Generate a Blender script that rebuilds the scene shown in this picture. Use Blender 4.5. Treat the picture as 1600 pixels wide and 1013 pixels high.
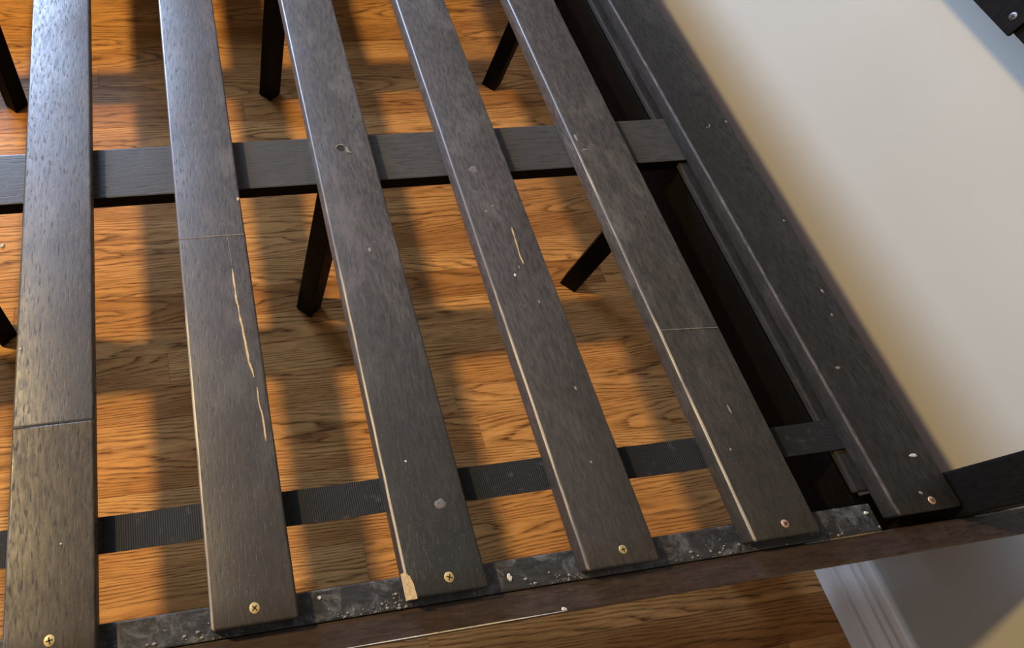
import bpy, bmesh, math, random
from mathutils import Matrix, Vector
random.seed(7)
for o in list(bpy.data.objects): bpy.data.objects.remove(o)
S = bpy.context.scene
C = S.collection

# ------------------------------------------------------------------ scale
U = 0.617            # metres per unit: the camera stands one unit above the slat tops
HF = 1.66            # floor lies 1.66 units below the camera
def W(x, y, h): return Vector((x*U, y*U, (HF-h)*U))

# ------------------------------------------------------------------ camera
cam_d = bpy.data.cameras.new('camera'); cam = bpy.data.objects.new('camera', cam_d); C.objects.link(cam)
F, PX, PY = 1032.7, 460.74, 488.45
cam_d.sensor_fit = 'HORIZONTAL'; cam_d.sensor_width = 36.0
cam_d.lens = F/1600*36.0
cam_d.shift_x = (800-PX)/1600; cam_d.shift_y = (PY-506.5)/1600
cam_d.clip_start = 0.02; cam_d.clip_end = 50
R = [[0.9848741, -0.0927459, 0.1463595], [-0.1507464, -0.8751068, 0.4598518], [0.0854308, -0.4749593, -0.8758511]]
right = Vector([r[0] for r in R]); up = -Vector([r[1] for r in R]); back = -Vector([r[2] for r in R])
M = Matrix((right, up, back)).transposed().to_4x4(); M.translation = W(0, 0, 0)
cam.matrix_world = M
S.camera = cam

# ------------------------------------------------------------------ world, lights, exposure
w = bpy.data.worlds.new('world'); S.world = w; w.use_nodes = True
bg = w.node_tree.nodes['Background']; bg.inputs[0].default_value = (1.0, 0.84, 0.72, 1); bg.inputs[1].default_value = 0.08
def area(name, loc, target, sx, sy, power, col):
    d = bpy.data.lights.new(name, 'AREA'); d.shape = 'RECTANGLE'; d.size = sx; d.size_y = sy; d.energy = power; d.color = col
    o = bpy.data.objects.new(name, d); C.objects.link(o); o.location = loc
    o.rotation_euler = (Vector(target)-Vector(loc)).to_track_quat('-Z', 'Y').to_euler()
    return o
area('daylight_window_side', W(-5.0, -0.4, -1.2), W(0, 0, 1.0), 1.5, 1.1, 27, (0.76, 0.84, 1.0))
area('daylight_window_far', W(-1.7, 4.7, -0.50), W(-0.2, 1.2, 1.0), 1.2, 1.0, 185, (0.46, 0.645, 1.0))
lamp_d = bpy.data.lights.new('bedroom_lamp', 'POINT'); lamp_d.energy = 262; lamp_d.color = (1.0, 0.72, 0.31); lamp_d.shadow_soft_size = 0.055
lamp = bpy.data.objects.new('bedroom_lamp', lamp_d); C.objects.link(lamp); lamp.location = W(-2.42, 1.48, -1.72)
S.view_settings.view_transform = 'Standard'; S.view_settings.look = 'None'
S.view_settings.gamma = 1.0; S.view_settings.use_curve_mapping = False
S.view_settings.exposure = 0.0

# ------------------------------------------------------------------ materials
class NT:
    def __init__(s, name):
        s.m = bpy.data.materials.new(name); s.m.use_nodes = True; s.t = s.m.node_tree
        s.b = s.t.nodes['Principled BSDF']
    def n(s, typ, **kw):
        nd = s.t.nodes.new(typ)
        for k, v in kw.items():
            if k.startswith('i_'):
                key = k[2:]; key = int(key) if key.isdigit() else key.replace('_', ' ')
                if hasattr(v, 'is_output') or isinstance(v, bpy.types.NodeSocket): s.t.links.new(v, nd.inputs[key])
                else: nd.inputs[key].default_value = v
            else: setattr(nd, k, v)
        return nd
    def link(s, a, b): s.t.links.new(a, b)
    def coords(s, scale, rand=True, space='Object'):
        tc = s.n('ShaderNodeTexCoord').outputs[space]
        if rand:
            oi = s.n('ShaderNodeObjectInfo').outputs['Random']
            cx = s.n('ShaderNodeMath', operation='MULTIPLY', i_0=oi, i_1=37.3).outputs[0]
            cy = s.n('ShaderNodeMath', operation='MULTIPLY', i_0=oi, i_1=91.7).outputs[0]
            v = s.n('ShaderNodeCombineXYZ', i_0=cx, i_1=cy, i_2=cx).outputs[0]
            tc = s.n('ShaderNodeVectorMath', operation='ADD', i_0=tc, i_1=v).outputs[0]
        return s.n('ShaderNodeMapping', i_Vector=tc, i_Scale=scale).outputs[0]
    def noise(s, vec, scale, detail=2, rough=0.5, dist=0.0):
        return s.n('ShaderNodeTexNoise', i_Vector=vec, i_Scale=scale, i_Detail=detail, i_Roughness=rough, i_Distortion=dist).outputs[0]
    def ramp(s, fac, stops):
        r = s.n('ShaderNodeValToRGB', i_Fac=fac); e = r.color_ramp.elements
        while len(e) < len(stops): e.new(0.5)
        for k, (p, c) in enumerate(stops):
            e[k].position = p; e[k].color = (*c, 1) if len(c) == 3 else c
        return r.outputs[0]
    def mix(s, fac, a, b, mode='MIX'):
        m = s.n('ShaderNodeMix', data_type='RGBA', blend_type=mode)
        for key, v in (('Factor', fac), ('A', a), ('B', b)):
            sock = [i for i in m.inputs if i.name == key and (i.type == 'VALUE' if key == 'Factor' else i.type == 'RGBA')][0]
            if isinstance(v, bpy.types.NodeSocket): s.link(v, sock)
            elif key == 'Factor': sock.default_value = v
            else: sock.default_value = (*v, 1)
        return [o for o in m.outputs if o.type == 'RGBA'][0]
    def bump(s, h, strength, dist=0.001):
        b = s.n('ShaderNodeBump', i_Height=h, i_Strength=strength, i_Distance=dist).outputs[0]
        s.link(b, s.b.inputs['Normal'])
    def out(s, col=None, rough=None, spec=0.5):
        if col is not None:
            if isinstance(col, bpy.types.NodeSocket): s.link(col, s.b.inputs['Base Color'])
            else: s.b.inputs['Base Color'].default_value = (*col, 1)
        if rough is not None:
            if isinstance(rough, bpy.types.NodeSocket): s.link(rough, s.b.inputs['Roughness'])
            else: s.b.inputs['Roughness'].default_value = rough
        s.b.inputs['Specular IOR Level'].default_value = spec
        return s.m
G = lambda v: (v, v, v)

def stain(name, dark, mid, scuff, scuff_amt=0.5, along=(1, 0.22, 1), contrast=(0.36, 0.66), rough=(0.42, 0.56), rand=True, spec=0.5, dash=0.62, near_tone=None):
    t = NT(name); v = t.coords(along, rand)
    st = t.noise(v, 300, 3, 0.6)
    col = t.ramp(st, [(contrast[0], dark), (contrast[1], mid)])
    big = t.noise(t.coords((1, 0.45, 1), rand), 30, 6, 0.68, 0.5)
    mask = t.ramp(big, [(0.52, G(0)), (0.68, G(scuff_amt))])
    col = t.mix(mask, col, scuff)
    if near_tone is not None:
        # darker towards the near end, blending out along the slat (local y runs from the near end)
        sy = t.n('ShaderNodeSeparateXYZ', i_0=t.n('ShaderNodeTexCoord').outputs['Object']).outputs[1]
        wob = t.n('ShaderNodeMath', operation='MULTIPLY_ADD', i_0=big, i_1=0.25, i_2=sy).outputs[0]
        ff = t.n('ShaderNodeMapRange', i_0=wob, i_1=0.16, i_2=0.50, i_3=1.0, i_4=0.0).outputs[0]
        fc = t.ramp(st, [(contrast[0], tuple(x*0.65 for x in near_tone)), (contrast[1], tuple(x*1.3 for x in near_tone))])
        col = t.mix(ff, col, fc)
    # open pores: short dark dashes along the grain; fine pale flecks
    da = t.noise(t.coords((along[0], along[1]*0.8, along[2]), rand), 470, 2, 0.5)
    dm = t.ramp(da, [(0.32, G(dash)), (0.42, G(0))])
    col = t.mix(dm, col, tuple(x*0.45 for x in dark))
    fine = t.noise(t.coords((1, 0.5, 1), rand), 800, 2, 0.6)
    fl = t.ramp(fine, [(0.63, G(0)), (0.72, G(0.9*scuff_amt))])
    col = t.mix(fl, col, scuff)
    r0 = t.ramp(st, [(0.35, G(rough[1])), (0.65, G(rough[0]))])
    rg = t.mix(dm, r0, (0.85, 0.85, 0.85))
    h = t.n('ShaderNodeMath', operation='SUBTRACT', i_0=st, i_1=dm).outputs[0]
    t.bump(h, 0.30, 0.0006)
    return t.out(col, rg, spec)

M_slat = stain('stained_slat_wood', (0.034, 0.028, 0.027), (0.086, 0.073, 0.070), (0.15, 0.135, 0.132), 0.45, spec=0.75, near_tone=(0.036, 0.028, 0.023))
M_slat3 = stain('stained_slat_wood_black', (0.034, 0.029, 0.028), (0.088, 0.076, 0.073), (0.15, 0.135, 0.132), 0.45, spec=0.7, near_tone=(0.016, 0.016, 0.015))
M_slat2 = stain('stained_slat_wood_open_grain', (0.040, 0.031, 0.022), (0.145, 0.115, 0.085), (0.18, 0.15, 0.115), 0.4, contrast=(0.36, 0.64), near_tone=(0.050, 0.038, 0.028))
M_slat5 = stain('stained_slat_wood_brown', (0.032, 0.026, 0.022), (0.080, 0.067, 0.058), (0.13, 0.115, 0.10), 0.5, spec=0.6, near_tone=(0.030, 0.025, 0.019))
M_slat_dk = stain('stained_slat_wood_dark', (0.012, 0.011, 0.010), (0.026, 0.024, 0.022), (0.055, 0.050, 0.045), 0.35, spec=0.35, rough=(0.45, 0.6))
M_rail = stain('stained_rail_wood', (0.026, 0.015, 0.012), (0.055, 0.034, 0.028), (0.08, 0.055, 0.048), 0.35, along=(0.16, 1, 1), rough=(0.34, 0.46))
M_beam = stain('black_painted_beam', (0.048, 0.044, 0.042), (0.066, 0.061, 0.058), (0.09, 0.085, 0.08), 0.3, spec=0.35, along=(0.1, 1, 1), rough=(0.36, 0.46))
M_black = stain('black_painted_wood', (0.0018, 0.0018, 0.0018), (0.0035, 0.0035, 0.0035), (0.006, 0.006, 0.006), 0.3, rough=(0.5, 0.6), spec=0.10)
M_post = stain('espresso_post_wood', (0.003, 0.0025, 0.0025), (0.007, 0.006, 0.0055), (0.011, 0.009, 0.008), 0.3, along=(1, 1, 0.16), rough=(0.5, 0.6), spec=0.12)

def ledge_mat():
    t = NT('dusty_ledge_wood')
    st = t.noise(t.coords((0.16, 1, 1)), 330, 5, 0.6)
    col = t.ramp(st, [(0.36, (0.016, 0.016, 0.017)), (0.66, (0.034, 0.034, 0.036))])
    d = t.noise(t.coords((1, 1, 1)), 55, 6, 0.72, 0.6)
    m = t.ramp(d, [(0.50, G(0)), (0.72, G(0.75))])
    col = t.mix(m, col, (0.17, 0.17, 0.175))
    t.bump(d, 0.3, 0.0008)
    return t.out(col, t.ramp(d, [(0.4, G(0.38)), (0.7, G(0.7))]))
M_ledge = ledge_mat()

def edge_mat():
    t = NT('worn_slat_edge')
    n = t.noise(t.coords((1, 0.10, 1)), 120, 5, 0.65)
    n2 = t.noise(t.coords((0.2, 0.35, 0.2)), 9, 2, 0.5)
    a = t.n('ShaderNodeMath', operation='ADD', i_0=n, i_1=n2).outputs[0]
    # the stain is rubbed off towards the near end of each slat (local y runs away from that end)
    sy = t.n('ShaderNodeSeparateXYZ', i_0=t.n('ShaderNodeTexCoord').outputs['Object']).outputs[1]
    g = t.n('ShaderNodeMapRange', i_0=sy, i_1=0.22, i_2=0.42, i_3=0.06, i_4=-0.12).outputs[0]
    hsum = t.n('ShaderNodeMath', operation='MULTIPLY_ADD', i_0=a, i_1=0.5, i_2=g).outputs[0]
    m = t.ramp(hsum, [(0.46, G(0)), (0.56, G(0.85))])
    col = t.mix(m, (0.09, 0.08, 0.08), (0.34, 0.27, 0.18))
    return t.out(col, 0.38, 0.6)
M_edge = edge_mat()
M_edge_6 = stain('dull_brown_slat_edge', (0.04, 0.032, 0.03), (0.085, 0.07, 0.064), (0.14, 0.11, 0.10), 0.5, rough=(0.55, 0.7), spec=0.3)

def simple(name, col, rough, metal=0.0, bump=None, spec=0.5):
    t = NT(name); n = t.noise(t.coords((1, 1, 1)), 300, 3, 0.6)
    c = t.mix(t.ramp(n, [(0.35, G(0)), (0.7, G(1))]), col, tuple(x*0.62 for x in col))
    t.b.inputs['Metallic'].default_value = metal
    if bump: t.bump(n, bump)
    return t.out(c, rough, spec)
M_bare = simple('bare_pale_wood', (0.62, 0.43, 0.22), 0.6, bump=0.2)
M_pale = simple('pale_dust_line', (0.24, 0.20, 0.17), 0.7)
M_brass = simple('worn_brass_screw', (0.62, 0.46, 0.20), 0.45, 0.35)
M_copper = simple('coppery_screw', (0.60, 0.36, 0.24), 0.45, 0.35)
M_recess = simple('dark_recess', (0.010, 0.008, 0.006), 0.8)
M_smudge = simple('grey_smudge', (0.16, 0.145, 0.14), 0.6)
M_white = simple('white_flake_and_glint', (0.66, 0.62, 0.55), 0.6)
M_bolt = simple('dull_steel_screw', (0.35, 0.35, 0.36), 0.4, 1.0)

def web_mat():
    t = NT('black_woven_webbing')
    v = t.coords((1, 1, 1), False)
    w1 = t.n('ShaderNodeTexWave', wave_type='BANDS', bands_direction='X', i_Vector=v, i_Scale=150, i_Distortion=1.2, i_Detail=2).outputs['Fac']
    h = w1
    col = t.ramp(w1, [(0.0, (0.011, 0.011, 0.012)), (1.0, (0.020, 0.020, 0.021))])
    dn = t.noise(v, 60, 4, 0.7)
    col = t.mix(t.ramp(dn, [(0.58, G(0)), (0.75, G(0.5))]), col, (0.09, 0.09, 0.095))
    t.bump(h, 0.35, 0.0010)
    return t.out(col, 0.7, 0.25)
M_web = web_mat()

def oak_mat(name):
    t = NT(name)
    rnd = t.n('ShaderNodeObjectInfo').outputs['Random']
    r2 = t.n('ShaderNodeMath', operation='FRACT', i_0=t.n('ShaderNodeMath', operation='MULTIPLY', i_0=rnd, i_1=17.31).outputs[0]).outputs[0]
    r3 = t.n('ShaderNodeMath', operation='FRACT', i_0=t.n('ShaderNodeMath', operation='MULTIPLY', i_0=rnd, i_1=53.77).outputs[0]).outputs[0]
    sep = t.n('ShaderNodeSeparateXYZ', i_0=t.n('ShaderNodeTexCoord').outputs['Object'])
    # flat-sawn figure: rings = a*(y-y0)^2 + b*x + waviness, with the heart line y0 different in every strip
    y0 = t.n('ShaderNodeMapRange', i_0=r2, i_1=0.0, i_2=1.0, i_3=-0.045, i_4=0.045).outputs[0]
    bx = t.n('ShaderNodeMapRange', i_0=r3, i_1=0.0, i_2=1.0, i_3=-14.0, i_4=14.0).outputs[0]
    dy = t.n('ShaderNodeMath', operation='SUBTRACT', i_0=sep.outputs[1], i_1=y0).outputs[0]
    q = t.n('ShaderNodeMath', operation='MULTIPLY', i_0=t.n('ShaderNodeMath', operation='MULTIPLY', i_0=dy, i_1=dy).outputs[0], i_1=2700.0).outputs[0]
    q = t.n('ShaderNodeMath', operation='MULTIPLY_ADD', i_0=sep.outputs[0], i_1=bx, i_2=q).outputs[0]
    w1 = t.noise(t.coords((0.30, 1, 1)), 16, 3, 0.55)
    w2 = t.noise(t.coords((0.12, 1, 1)), 60, 2, 0.5)
    q = t.n('ShaderNodeMath', operation='MULTIPLY_ADD', i_0=w1, i_1=3.4, i_2=q).outputs[0]
    ring = t.n('ShaderNodeMath', operation='MULTIPLY_ADD', i_0=w2, i_1=1.0, i_2=q).outputs[0]
    fr = t.n('ShaderNodeMath', operation='FRACT', i_0=ring).outputs[0]
    late = t.ramp(fr, [(0.0, G(1)), (0.22, G(0.40)), (0.50, G(0)), (0.88, G(0.12)), (1.0, G(1))])
    pores = t.noise(t.coords((0.045, 1, 1)), 520, 4, 0.66)
    pm = t.ramp(pores, [(0.40, G(0)), (0.58, G(1))])
    vein = t.n('ShaderNodeMath', operation='MULTIPLY', i_0=late, i_1=pm).outputs[0]
    tone = t.noise(t.coords((0.22, 1, 1)), 20, 3, 0.55)
    base = t.ramp(tone, [(0.3, (0.52, 0.240, 0.078)), (0.7, (0.82, 0.430, 0.150))])
    tint = t.ramp(rnd, [(0.0, (0.66, 0.58, 0.52)), (0.3, (0.92, 0.87, 0.82)), (0.7, (1.0, 1.0, 1.0)), (1.0, (0.86, 0.74, 0.62))])
    base = t.mix(1.0, base, tint, 'MULTIPLY')
    base = t.mix(t.n('ShaderNodeMath', operation='MULTIPLY', i_0=late, i_1=0.30).outputs[0], base, (0.24, 0.088, 0.026))
    fleck = t.noise(t.coords((0.10, 1, 1)), 240, 3, 0.6)
    base = t.mix(t.ramp(fleck, [(0.35, G(0.30)), (0.55, G(0))]), base, (0.20, 0.075, 0.024))
    col = t.mix(t.n('ShaderNodeMath', operation='MULTIPLY', i_0=vein, i_1=0.95).outputs[0], base, (0.060, 0.022, 0.008))
    t.bump(vein, 0.12, 0.0005)
    return t.out(col, 0.34, 0.12)
M_oak = oak_mat('varnished_oak_strip')
M_under = simple('dark_subfloor_gap', (0.10, 0.045, 0.018), 0.7)

def wall_mat():
    t = NT('off_white_wall_paint')
    n = t.noise(t.coords((1, 1, 1), False), 260, 3, 0.55)
    big = t.noise(t.coords((1, 1, 1), False), 5, 3, 0.5)
    col = t.ramp(big, [(0.3, (0.405, 0.378, 0.318)), (0.7, (0.425, 0.398, 0.338))])
    t.bump(n, 0.06, 0.0006)
    return t.out(col, 0.6, 0.3)
M_wall = wall_mat()
tt = NT('white_gloss_trim_paint'); M_trim = tt.out(tt.ramp(tt.noise(tt.coords((1, 1, 1), False), 8, 3), [(0.3, (0.82, 0.77, 0.69)), (0.7, (0.86, 0.81, 0.73))]), 0.4, 0.4)

# ------------------------------------------------------------------ mesh helpers
WORLD = {}
def obj(name, bm, mats, parent=None, loc=(0, 0, 0)):
    me = bpy.data.meshes.new(name); bmesh.ops.recalc_face_normals(bm, faces=bm.faces); bm.to_mesh(me); bm.free()
    return link(name, me, mats, parent, loc)
def link(name, me, mats, parent=None, loc=(0, 0, 0)):
    if mats is not None and not me.materials:
        for m in (mats if isinstance(mats, (list, tuple)) else [mats]): me.materials.append(m)
    o = bpy.data.objects.new(name, me); C.objects.link(o)
    loc = Vector(loc); WORLD[o.name] = loc
    if parent is not None:
        o.parent = parent; o.location = loc - WORLD[parent.name]
    else: o.location = loc
    return o
def tag(o, label=None, cat=None, group=None, kind=None):
    if label: o['label'] = label
    if cat: o['category'] = cat
    if group: o['group'] = group
    if kind: o['kind'] = kind
    return o
def box_bm(dx, dy, dz, bevel=0.0, seg=2, origin=(0, 0, 0)):
    bm = bmesh.new(); bmesh.ops.create_cube(bm, size=1.0)
    for v in bm.verts: v.co = Vector((v.co.x*dx, v.co.y*dy, v.co.z*dz)) + Vector(origin)
    if bevel > 0: bmesh.ops.bevel(bm, geom=list(bm.edges), offset=bevel, segments=seg, affect='EDGES', profile=0.6)
    return bm
def board(name, x0, x1, y0, y1, h0, h1, mat, parent, bevel=0.003):
    """axis-aligned board; h0 is the top (smaller distance below the camera)"""
    dx, dy, dz = (x1-x0)*U, (y1-y0)*U, (h1-h0)*U
    return obj(name, box_bm(dx, dy, dz, min(bevel*U, 0.3*min(dx, dy, dz))), mat, parent, W((x0+x1)/2, (y0+y1)/2, (h0+h1)/2))
def sliver_bm(pts, widths, z0, z1):
    """thin raised strip following pts (local metres)"""
    bm = bmesh.new(); L = []; Rr = []
    for k, (p, wd) in enumerate(zip(pts, widths)):
        a = Vector(pts[max(k-1, 0)]); b = Vector(pts[min(k+1, len(pts)-1)])
        d = (b-a); d = Vector((d.x, d.y)).normalized() if d.length > 0 else Vector((0, 1)); nrm = Vector((-d.y, d.x))
        L.append([(p[0]+nrm.x*wd/2, p[1]+nrm.y*wd/2, z) for z in (z0, z1)]); Rr.append([(p[0]-nrm.x*wd/2, p[1]-nrm.y*wd/2, z) for z in (z0, z1)])
    vs = [[bm.verts.new(c) for c in (L[k][0], L[k][1], Rr[k][1], Rr[k][0])] for k in range(len(pts))]
    for k in range(len(pts)-1):
        for j in range(4):
            bm.faces.new((vs[k][j], vs[k][(j+1) % 4], vs[k+1][(j+1) % 4], vs[k+1][j]))
    bm.faces.new(vs[0]); bm.faces.new(vs[-1][::-1])
    return bm
def lathe_bm(prof, n=16, cross=0.0):
    bm = bmesh.new(); rings = []
    for r, z in prof:
        rings.append([bm.verts.new((r*math.cos(2*math.pi*k/n), r*math.sin(2*math.pi*k/n), z)) for k in range(n)] if r > 1e-6 else [bm.verts.new((0, 0, z))])
    for a, b in zip(rings[:-1], rings[1:]):
        for k in range(n):
            f = [a[k % len(a)], a[(k+1) % len(a)], b[(k+1) % len(b)], b[k % len(b)]]
            f = list(dict.fromkeys(f))
            if len(f) >= 3: bm.faces.new(f)
    if len(rings[0]) > 1: bm.faces.new(rings[0][::-1])
    return bm
def blob_bm(rx, ry, rz, seed, n=10):
    """flat irregular crumb resting on z=0"""
    rr = random.Random(seed); bm = bmesh.new()
    lo = []; hi = []
    for k in range(n):
        a = 2*math.pi*k/n; q = rr.uniform(0.75, 1.1)
        lo.append(bm.verts.new((rx*q*math.cos(a), ry*q*math.sin(a), 0)))
        hi.append(bm.verts.new((rx*q*0.72*math.cos(a), ry*q*0.72*math.sin(a), rz*rr.uniform(0.75, 1.0))))
    top = bm.verts.new((0, 0, rz))
    for k in range(n):
        j = (k+1) % n
        bm.faces.new((lo[k], lo[j], hi[j], hi[k])); bm.faces.new((hi[k], hi[j], top))
    bm.faces.new(lo[::-1])
    return bm

# ------------------------------------------------------------------ the setting
XW = 1.50
floor = obj('floor', box_bm(6.6*U, 7.0*U, 0.05, 0, 1), M_under, None, W(XW+0.1-3.3, 1.2, HF) - Vector((0, 0, 0.025+0.012)))
tag(floor, 'golden brown varnished oak strip floor under the bed frame', 'floor', kind='structure')
# oak strips, each a part of the floor; plank width measured in the photo
PWd, Y0 = 0.0925, 0.413
gap = 0.00025
pm_cache = {}
def plank_mesh(L):
    if L not in pm_cache:
        bm = box_bm(L*U-gap, PWd*U-gap, 0.012, 0.0004, 1)
        me = bpy.data.meshes.new('plank'); bm.to_mesh(me); bm.free(); me.materials.append(M_oak); pm_cache[L] = me
    return pm_cache[L]
fixed = {-2: 0.487, 1: 0.675, 2: -0.02, 4: 0.95, 7: 0.62, 12: -0.3, 16: 0.15, 18: 0.9}    # butt joints the photo shows
k0, k1 = int(math.floor((-0.75-Y0)/PWd)), int(math.ceil((3.0-Y0)/PWd))
for k in range(k0, k1):
    yc = Y0 + (k+0.5)*PWd
    x = fixed.get(k, random.uniform(-0.6, 1.2))
    cuts = [x]
    while cuts[-1] < XW: cuts.append(round(cuts[-1] + random.choice((1.25, 1.5, 1.75, 2.25)), 4))
    cuts[-1] = min(cuts[-1], XW)
    while cuts[0] > -2.9: cuts.insert(0, round(cuts[0] - random.choice((1.25, 1.5, 1.75, 2.25)), 4))
    for a, b in zip(cuts[:-1], cuts[1:]):
        L = round(b-a, 3)
        if L < 0.02: continue
        link('plank', plank_mesh(L), None, floor, W((a+b)/2, yc, HF) - Vector((0, 0, 0.006)))

wall = obj('wall_right', box_bm(0.12, 6.0, 2.45, 0, 1), M_wall, None, W(XW, 1.2, HF) + Vector((0.06, 0, 1.225-0.012)))
tag(wall, 'plain off-white painted wall behind the headboard', 'wall', kind='structure')
# moulded baseboard: profile (distance from wall, height) swept along the wall
prof = [(0, 0), (.0245, 0), (.0250, .002), (.0250, .046), (.0275, .0470), (.0285, .0505), (.0275, .0535), (.0220, .0545), (.0130, .0550), (.0130, .0590), (.0200, .0600),
        (.0218, .0625), (.0222, .068), (.0212, .078), (.0180, .086), (.0130, .0905), (.0030, .0915), (.0030, .0975), (.0140, .0985), (.0168, .1010), (.0172, .106), (.0165, .110),
        (.0135, .1125), (.0025, .1135), (.0025, .1185), (.0115, .1200), (.0145, .1235), (.0150, .131), (.0140, .1370), (.0110, .1420), (.0060, .1450), (0, .1455)]
bm = bmesh.new()
rings = [[bm.verts.new((-d*U, y, z*U*1.04)) for d, z in prof] for y in (-2.0, 2.6)]
for j in range(len(prof)-1): bm.faces.new((rings[0][j], rings[0][j+1], rings[1][j+1], rings[1][j]))
bm.faces.new(rings[0]); bm.faces.new(rings[1][::-1])
base = obj('baseboard_right', bm, M_trim, None, W(XW, 0, HF))
tag(base, 'white moulded baseboard along the foot of the off-white wall', 'baseboard', kind='structure')

# ------------------------------------------------------------------ the bed frame
bed = bpy.data.objects.new('bed_frame', None); C.objects.link(bed)
bed.location = W(-0.45, 1.31, HF); WORLD['bed_frame'] = bed.location.copy()
bed.empty_display_size = 0.3
tag(bed, 'dark stained wooden slatted bed frame standing bare on an oak floor', 'bed frame')

T = 0.030                    # slat thickness
HS = 1.0+T                   # underside of the slats
YN, YF = 0.0505, 2.565       # slat ends
def slat_bm(wd, y0, y1, seed, groove=None, second=None):
    """board with rounded arrises; face material 1 = left top arris, 2 = second board"""
    rr = random.Random(seed)
    hw, t, r, rb = wd*U/2, T*U, 0.0044*U, 0.003*U
    sec = []
    for a in (0, 30, 60, 90): sec.append((-hw+r-r*math.cos(math.radians(a)), -r+r*math.sin(math.radians(a)), 'L'))
    for a in (90, 60, 30, 0): sec.append((hw-r+r*math.cos(math.radians(a)), -r+r*math.sin(math.radians(a)), 'R'))
    for a in (0, 45, 90): sec.append((hw-rb+rb*math.cos(math.radians(a)), -t+rb-rb*math.sin(math.radians(a)), 'b'))
    for a in (90, 45, 0): sec.append((-hw+rb-rb*math.cos(math.radians(a)), -t+rb-rb*math.sin(math.radians(a)), 'b'))
    L = (y1-y0)*U
    ys = [0.0, 0.0008, 0.0022] + [0.0022+(L-0.0044)*k/70 for k in range(1, 70)] + [L-0.0022, L-0.0008, L]
    gz = {}
    if groove is not None:
        g = (groove-y0)*U
        ys = [y for y in ys if abs(y-g) > 0.006] + [g-0.0030, g-0.0022, g-0.0009, g, g+0.0009, g+0.0022, g+0.0030]; gz[round(g, 7)] = 0.0011
        ys.sort()
    bm = bmesh.new(); rings = []
    for y in ys:
        e = min(y, L-y); ins = 0.0014 if e < 1e-6 else (0.0005 if e < 0.001 else 0.0)
        dz = gz.get(round(y, 7), 0.0)
        ring = []
        for k, (x, z, c) in enumerate(sec):
            jx = rr.uniform(-1, 1)*0.00022 if c in 'LR' else 0
            zz = z
            if c in 'LR': zz = z - dz
            if ins: x = x*(1-ins/hw); zz = zz + (ins if z < -t/2 else -ins)
            ring.append(bm.verts.new((x+jx, y, zz + (rr.uniform(-1, 1)*0.0001 if c in 'LR' else 0))))
        rings.append(ring)
    n = len(sec)
    for i in range(len(rings)-1):
        for k in range(n):
            f = bm.faces.new((rings[i][k], rings[i][(k+1) % n], rings[i+1][(k+1) % n], rings[i+1][k])); f.smooth = True
            if k in (1, 2): f.material_index = 1
            elif second is not None and ys[i+1] <= (second-y0)*U + 1e-6: f.material_index = 2
    bm.faces.new(rings[0]); bm.faces.new(rings[-1][::-1])
    return bm
M_edge_dk = stain('stained_slat_edge', (0.03, 0.026, 0.024), (0.08, 0.07, 0.064), (0.16, 0.14, 0.13), 0.6, rough=(0.3, 0.42))
# screw heads with a cross recess (second material)
def screw_bm(r, ang, cross=True):
    bm = lathe_bm([(r*0.96, -0.0006), (r, 0.0001), (r*0.93, 0.00045), (r*0.55, 0.0008), (0, 0.0009)], 18)
    if cross:
        for a in (ang, ang+math.pi/2):
            g = bmesh.ops.create_cube(bm, size=1.0)['verts']
            mt = Matrix.Translation((0, 0, 0.00075)) @ Matrix.Rotation(a, 4, 'Z') @ Matrix.Diagonal((r*1.15, r*0.22, 0.0005, 1))
            for v in g: v.co = mt @ v.co
            for f in {f for v in g for f in v.link_faces}: f.material_index = 1
    return bm
slats = {}
spec = [  # name key, left, right, material, edge material, label
    ('s1', -0.293, -0.172, M_slat, M_edge_dk), ('s2', -0.0205, 0.101, M_slat, M_edge), ('s3', 0.259, 0.380, M_slat3, M_edge),
    ('s4', 0.534, 0.654, M_slat, M_edge), ('s5', 0.8145, 0.9345, M_slat5, M_edge), ('s6', 1.079, 1.202, M_slat_dk, M_edge_6)]
for k in range(1, 7): spec.append(('e%d' % k, -0.293-0.2765*k, -0.172-0.2765*k, M_slat, M_edge_dk))
near = {'s1': 0.044, 's2': 0.0502, 's3': 0.0502, 's4': 0.0495, 's5': 0.0525, 's6': 0.0560}
for k, (key, a, b, m, me_) in enumerate(spec):
    yn = near.get(key, YN)
    bm = slat_bm(b-a, yn, YF, 100+k, groove=0.3722 if key == 's1' else None, second=0.3722 if key == 's1' else None)
    o = obj('slat', bm, [m, me_, M_slat2], bed, W((a+b)/2, yn, 1.0))
    slats[key] = o
    sx = {'s1': -0.2323, 's2': 0.0409, 's3': 0.3241, 's4': 0.5996, 's5': 0.8786, 's6': 1.1514}.get(key, (a+b)/2)
    r = 0.0074*U if key in ('s1', 's2', 's3') else 0.0064*U
    obj('screw', screw_bm(r, 0.2+k*0.5), [M_brass if key in ('s1', 's2', 's3', 's4') or key[0] == 'e' else M_copper, M_recess], o, W(sx, 0.0708, 1.0))

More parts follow.
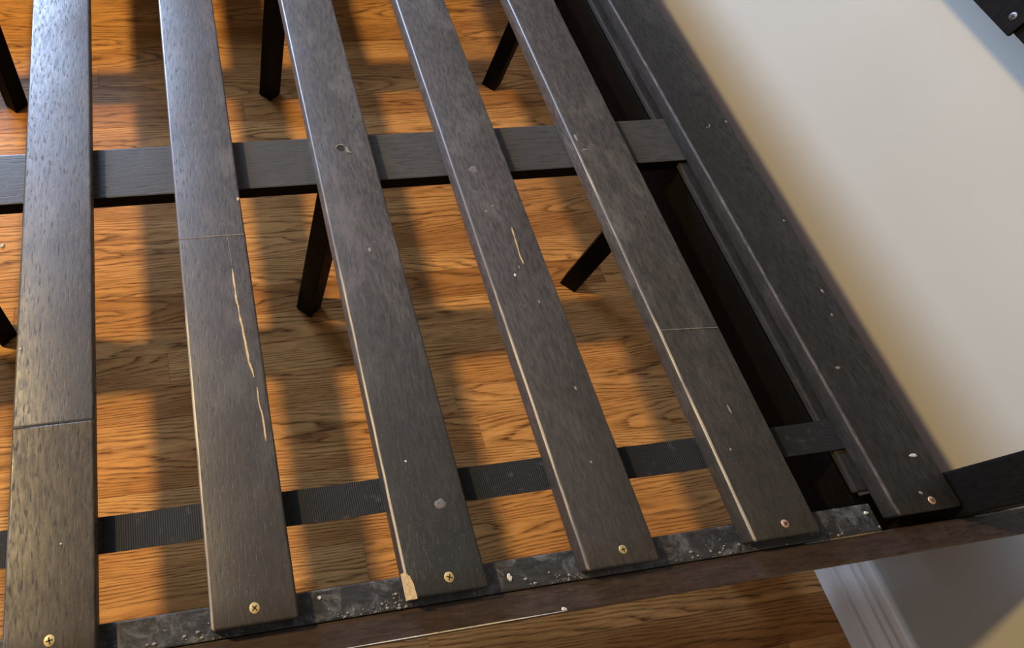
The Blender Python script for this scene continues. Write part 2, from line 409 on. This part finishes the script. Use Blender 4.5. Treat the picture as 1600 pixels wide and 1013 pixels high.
# marks on the slats: slivers of bare wood, joint lines, holes, flakes (all sub-parts of their slat)
def mark(name, key, pts, widths, mat, lift=0.00035):
    o = slats[key]; ox = WORLD[o.name]
    p0 = W(pts[0][0], pts[0][1], 1.0)
    loc = [((x-pts[0][0])*U, (y-pts[0][1])*U) for x, y in pts]
    ws = [q*U for q in (widths if isinstance(widths, (list, tuple)) else [widths]*len(pts))]
    return obj(name, sliver_bm(loc, ws, -0.0008, lift), mat, o, p0)
rr = random.Random(3)
def ragged(pts, n, amp):
    out = []
    for k in range(len(pts)-1):
        for j in range(n):
            f = j/n; out.append((pts[k][0]*(1-f)+pts[k+1][0]*f + rr.uniform(-amp, amp), pts[k][1]*(1-f)+pts[k+1][1]*f))
    return out+[pts[-1]]
p = ragged([(0.0696, 0.6242), (0.0694, 0.5911), (0.0703, 0.5586), (0.0726, 0.5207), (0.0753, 0.4778), (0.0775, 0.4422), (0.0824, 0.4129)], 3, 0.0006)
mark('bare_wood_scratch', 's2', p, [0.0008]+[rr.uniform(0.0012, 0.0042) for _ in p[2:]]+[0.001], M_bare)
p = ragged([(0.0845, 0.3958), (0.0851, 0.3681), (0.0878, 0.3408), (0.088, 0.304)], 3, 0.0006)
mark('bare_wood_scratch', 's2', p, [0.0008]+[rr.uniform(0.0008, 0.0032) for _ in p[2:]]+[0.0008], M_bare)
p = ragged([(0.0672, 0.697), (0.0690, 0.660), (0.0696, 0.63)], 3, 0.0003)
mark('scratch', 's2', p, 0.0008, M_pale)
p = ragged([(0.6115, 0.6657), (0.6096, 0.6316), (0.6079, 0.6026), (0.6085, 0.5811)], 3, 0.0005)
mark('bare_wood_scratch', 's4', p, [0.0006]+[rr.uniform(0.001, 0.0034) for _ in p[2:]]+[0.0006], M_bare)
mark('joint_line', 's2', ragged([(-0.0185, 0.6958), (0.040, 0.6966), (0.0985, 0.6959)], 4, 0.0), 0.0014, M_pale)
mark('joint_line', 's5', ragged([(0.8195, 0.4190), (0.875, 0.4165), (0.9295, 0.413)], 4, 0.0), 0.0013, M_pale)
mark('joint_crack', 's1', ragged([(-0.2900, 0.3708), (-0.2353, 0.3732), (-0.1745, 0.3724)], 5, 0.0), 0.0022, M_recess, 0.00012)
# broken corner of the third slat showing pale wood
o = slats['s3']
bm = bmesh.new()
c = [(0.2585, 0.086), (0.2618, 0.0850), (0.2669, 0.0800), (0.2702, 0.0690), (0.2712, 0.0495), (0.2585, 0.0495)]
lo = [bm.verts.new(((x-0.2585)*U, (y-0.0495)*U, -0.011)) for x, y in c]; hi = [bm.verts.new(((x-0.2585)*U, (y-0.0495)*U, 0.0005)) for x, y in c]
for j in range(6): bm.faces.new((lo[j], lo[(j+1) % 6], hi[(j+1) % 6], hi[j]))
bm.faces.new(hi); bm.faces.new(lo[::-1])
obj('bare_corner_chip', bm, M_bare, o, W(0.2585, 0.0495, 1.0))
# torn screw hole in the third slat, filled hole in the sixth
obj('screw_hole', lathe_bm([(0.0078*U, -0.001), (0.0074*U, 0.00025), (0.0, 0.00025)], 9), M_recess, o, W(0.3165, 0.8868, 1.0))
ring = [(0.0096*math.cos(t)+0.3165, 0.0088*math.sin(t)+0.8868) for t in [0.2+0.28*k for k in range(11)]]
mark('splintered_rim', 's3', ring, [0.0008]+[rr.uniform(0.0015, 0.0032) for _ in range(9)]+[0.0008], M_pale, 0.0009)
mark('splintered_rim', 's3', [(0.3235, 0.8925), (0.3280, 0.8850), (0.3290, 0.876), (0.335, 0.8725)], [0.0014, 0.005, 0.006, 0.0018], M_pale, 0.0009)
obj('screw_hole', lathe_bm([(0.0055*U, -0.001), (0.0055*U, 0.00025), (0.0, 0.00025)], 14), M_recess, slats['s6'], W(1.1424, 0.8919, 1.0))
ring = [(0.0066*math.cos(t)+1.1424, 0.0066*math.sin(t)+0.8919) for t in [-2.2+0.33*k for k in range(9)]]
mark('splintered_rim', 's6', ring, [0.0006]+[rr.uniform(0.001, 0.0022) for _ in range(7)]+[0.0006], M_pale, 0.0006)
# small chips in the stain
for key, x, y, rx, ry, mt in [('s2', 0.0970, 0.7773, .0030, .0048, M_bare), ('s6', 1.1660, 0.1440, .0085, .0030, M_white), ('s3', 0.3379, 0.1737, .0100, .0090, M_smudge),
        ('s4', 0.577, 0.8113, .010, .012, M_smudge), ('s4', 0.5731, 0.7073, .0028, .004, M_pale), ('s4', 0.5897, 0.7183, .0025, .0035, M_pale), ('s4', 0.5849, 0.5596, .0028, .0036, M_white),
        ('s4', 0.598, 0.575, .0018, .003, M_pale), ('s4', 0.612, 0.50, .0018, .004, M_pale), ('s4', 0.62, 0.33, .0022, .004, M_pale), ('s4', 0.600, 0.205, .002, .003, M_pale),
        ('s5', 0.8264, 0.8791, .0035, .010, M_pale), ('s5', 0.8777, 0.2612, .0020, .0090, M_pale), ('s5', 0.835, 0.845, .009, .0024, M_pale), ('s5', 0.8460, 0.195, .0022, .0026, M_pale),
        ('s6', 1.1894, 0.6293, .0022, .003, M_pale), ('s6', 1.1807, 0.4643, .0028, .0052, M_pale), ('s6', 1.1712, 0.4138, .0022, .0035, M_pale), ('s6', 1.122, 0.3106, .0065, .003, M_pale),
        ('s6', 1.1953, 0.8997, .0028, .004, M_pale), ('s6', 1.140, 0.0845, .004, .003, M_pale), ('s1', -0.2191, 0.1929, .0018, .0018, M_white), ('s1', -0.2855, 0.5062, .0018, .0018, M_white),
        ('s3', 0.300, 0.245, .002, .002, M_white), ('s3', 0.325, 0.64, .004, .005, M_pale)]:
    obj('stain_chip', blob_bm(rx*U, ry*U, 0.00045, int(x*1000+y*7000)), mt, slats[key], W(x, y, 1.0))

# side rails with their ledges
for y0, y1, l0, l1 in ((0.0, 0.0400, 0.0405, 0.0838), (2.575, 2.615, 2.5312, 2.5745)):
    rail = board('side_rail', -2.10, 1.42, y0, y1, HS+0.003, 1.60, M_rail, bed, 0.0035)
    board('support_ledge', -1.995, 1.069, l0, l1, HS, HS+0.05, M_ledge, rail, 0.0025)

# centre beams, each carried by square screw-in legs turned by an eighth
leg_s = 0.052
for yb0, yb1, in ((0.824, 0.946), (1.674, 1.796)):
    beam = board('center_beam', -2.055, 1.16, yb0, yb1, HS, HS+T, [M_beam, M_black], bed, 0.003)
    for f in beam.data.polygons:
        if f.normal.z < 0.5: f.material_index = 1          # top face takes the grey tone, all other faces the black one
    for k, xl in enumerate((-1.33, -0.518, 0.320, 1.138)):
        bm = box_bm(leg_s*U, leg_s*U, (HF-HS-T)*U-0.0015, 0.0015, 2)
        for v in bm.verts: v.co = Matrix.Rotation(math.radians(43), 4, 'Z') @ v.co
        obj('leg', bm, M_black, beam, W(xl, (yb0+yb1)/2, (HF+HS+T)/2) + Vector((0, 0, 0.0)))

# webbing strap stapled to the undersides of the slats
bm = bmesh.new(); n = 240; x0, x1 = -2.02, 1.165; cols = []
for k in range(n+1):
    x = x0+(x1-x0)*k/n
    ph = ((x+0.2325) / 0.2765) % 1.0
    sag = 0.0035*U*max(0.0, math.sin(math.pi*min(max((ph-0.22)/0.56, 0), 1)))
    ring = []
    for y, z in ((0.1775, 0), (0.2300, 0), (0.2300, -0.0022*U), (0.1775, -0.0022*U)):
        ring.append(bm.verts.new((x*U, (y+0.0012*math.sin(x*5.1))*U, z-sag)))
    cols.append(ring)
for a, b in zip(cols[:-1], cols[1:]):
    for j in range(4): bm.faces.new((a[j], a[(j+1) % 4], b[(j+1) % 4], b[j]))
bm.faces.new(cols[0]); bm.faces.new(cols[-1][::-1])
o = obj('webbing_strap', bm, M_web, bed, W(0, 0, HS+0.0003)); o['label'] = 'black woven webbing strap'

# headboard: posts, low panel with ledge, upper panel with trim
hp = board('headboard_panel', 1.0785, 1.0960, 0.088, 2.527, HS+0.0345, 1.24, M_black, bed, 0.002)
for a, b in ((0.104, 0.8225), (0.9475, 1.6725), (1.7975, 2.51)):
    board('panel_ledge', 1.0660, 1.2000, a, b, HS+0.005, HS+0.018, M_slat_dk, hp, 0.003)
for y0, y1 in ((0.0405, 0.1113), (2.504, 2.5745)):
    board('headboard_post', 1.2105, 1.3250, y0, y1, -0.10, HF-0.0005, M_post, bed, 0.004)
hu = board('headboard_upper_panel', 1.2900, 1.3200, 0.1120, 2.503, 0.02, 0.5990, M_post, bed, 0.003)
board('panel_trim', 1.2840, 1.2897, 0.6830, 2.503, 0.50, 0.6030, M_post, hu, 0.001)
bm = screw_bm(0.006*U, 0.3)
for v in bm.verts: v.co = Matrix.Rotation(math.radians(-90), 4, 'Y') @ v.co
obj('screw', bm, [M_bolt, M_recess], hu, W(1.2838, 0.7025, 0.5815))
# stain rubbed off the inner top edge of the near rail beside the post
nr = [o for o in C.objects if o.name == 'side_rail'][0]
bm = sliver_bm([((x-1.249)*U, 0) for x in (1.249, 1.262, 1.280, 1.300, 1.318)], [q*U for q in (0.0012, 0.003, 0.0034, 0.0032, 0.0014)], -0.0008, 0.0004)
obj('bare_wood_scratch', bm, M_pale, nr, W(1.249, 0.0382, HS+0.003))
bm = sliver_bm([((x-0.925)*U, 0) for x in (0.925, 0.95, 0.99, 1.03, 1.07)], [q*U for q in (0.001, 0.0024, 0.002, 0.0026, 0.001)], -0.0008, 0.0004)
obj('bare_wood_scratch', bm, M_pale, nr, W(0.925, 0.0392, HS+0.003))
bm = sliver_bm([((x-0.15)*U, 0) for x in (0.15, 0.22, 0.30, 0.38, 0.44, 0.50)], [q*U for q in (0.0006, 0.0014, 0.0016, 0.0018, 0.0012, 0.0006)], -0.0012, 0.0003)  # pale strip painting the glint of light along the rail's outer edge
obj('painted_edge_glint', bm, M_white, nr, W(0.15, 0.0028, HS+0.003))
# foot end
board('footboard_rail', -2.100, -2.062, 0.112, 2.503, HS+0.001, 1.42, M_rail, bed, 0.0035)
for y0, y1 in ((0.0405, 0.1113), (2.504, 2.5745)):
    board('footboard_post', -2.100, -2.0, y0, y1, HS-0.03, HF-0.0005, M_post, bed, 0.004)

# ------------------------------------------------------------------ loose crumbs
def crumb(name, x, y, h, rx, ry, rz, mat, label, cat, seed):
    o = obj(name, blob_bm(rx*U, ry*U, rz*U, seed), mat, None, W(x, y, h))
    return tag(o, label, cat)
crumb('paint_crumb', -0.5366, 1.1772, HF, .008, .009, .006, M_white, 'small round white crumb lying on the oak floor beside the first slat', 'crumb', 1)
crumb('wood_flake', 0.4255, 0.0594, HS, .0042, .0058, .002, M_white, 'pale oval flake on the black ledge between third and fourth slats', 'flake', 2)
crumb('wood_flake', 0.1368, 0.0727, HS, .0030, .0030, .002, M_white, 'tiny pale flake on the ledge between second and third slats', 'flake', 5)
crumb('wood_flake', 1.0549, 0.0700, HS, .0042, .0030, .002, M_white, 'pale flake on the ledge just left of the slat nearest the wall', 'flake', 6)
crumb('wood_flake', 0.4960, 0.0050, HS+0.003, .0050, .0034, .002, M_white, 'cream flake on the outer edge of the near side rail', 'flake', 8)
# dust lying along the ledge by the rail: too fine to count
bm = bmesh.new(); rd = random.Random(11)
for k in range(260):
    c = rd.choice(((-0.02, .03), (0.25, .05), (0.25, .03), (0.51, .06), (0.53, .03), (0.78, .06), (0.81, .03), (1.03, .07), (0.1, .2), (0.6, .5)))
    x = rd.gauss(*c); y = 0.0418+abs(rd.gauss(0, 0.010)); s = (rd.uniform(0.0004, 0.0012) if rd.random() < 0.8 else rd.uniform(0.0014, 0.0024))*U
    if not (-0.17 < x < 1.066) or y > 0.082: continue
    if any(a-0.002 < x < b+0.002 for _, a, b, _, _ in spec) and y > 0.046: continue
    g = bmesh.ops.create_icosphere(bm, subdivisions=1, radius=s)['verts']
    for v in g: v.co = Vector((v.co.x*rd.uniform(.9, 1.9), v.co.y, v.co.z*0.6+s*0.5)) + Vector((x*U, y*U, 0))
o = obj('dust', bm, M_pale, None, W(0, 0, HS)); tag(o, 'fine pale dust along the inner edge of the near rail ledge', 'dust', kind='stuff')
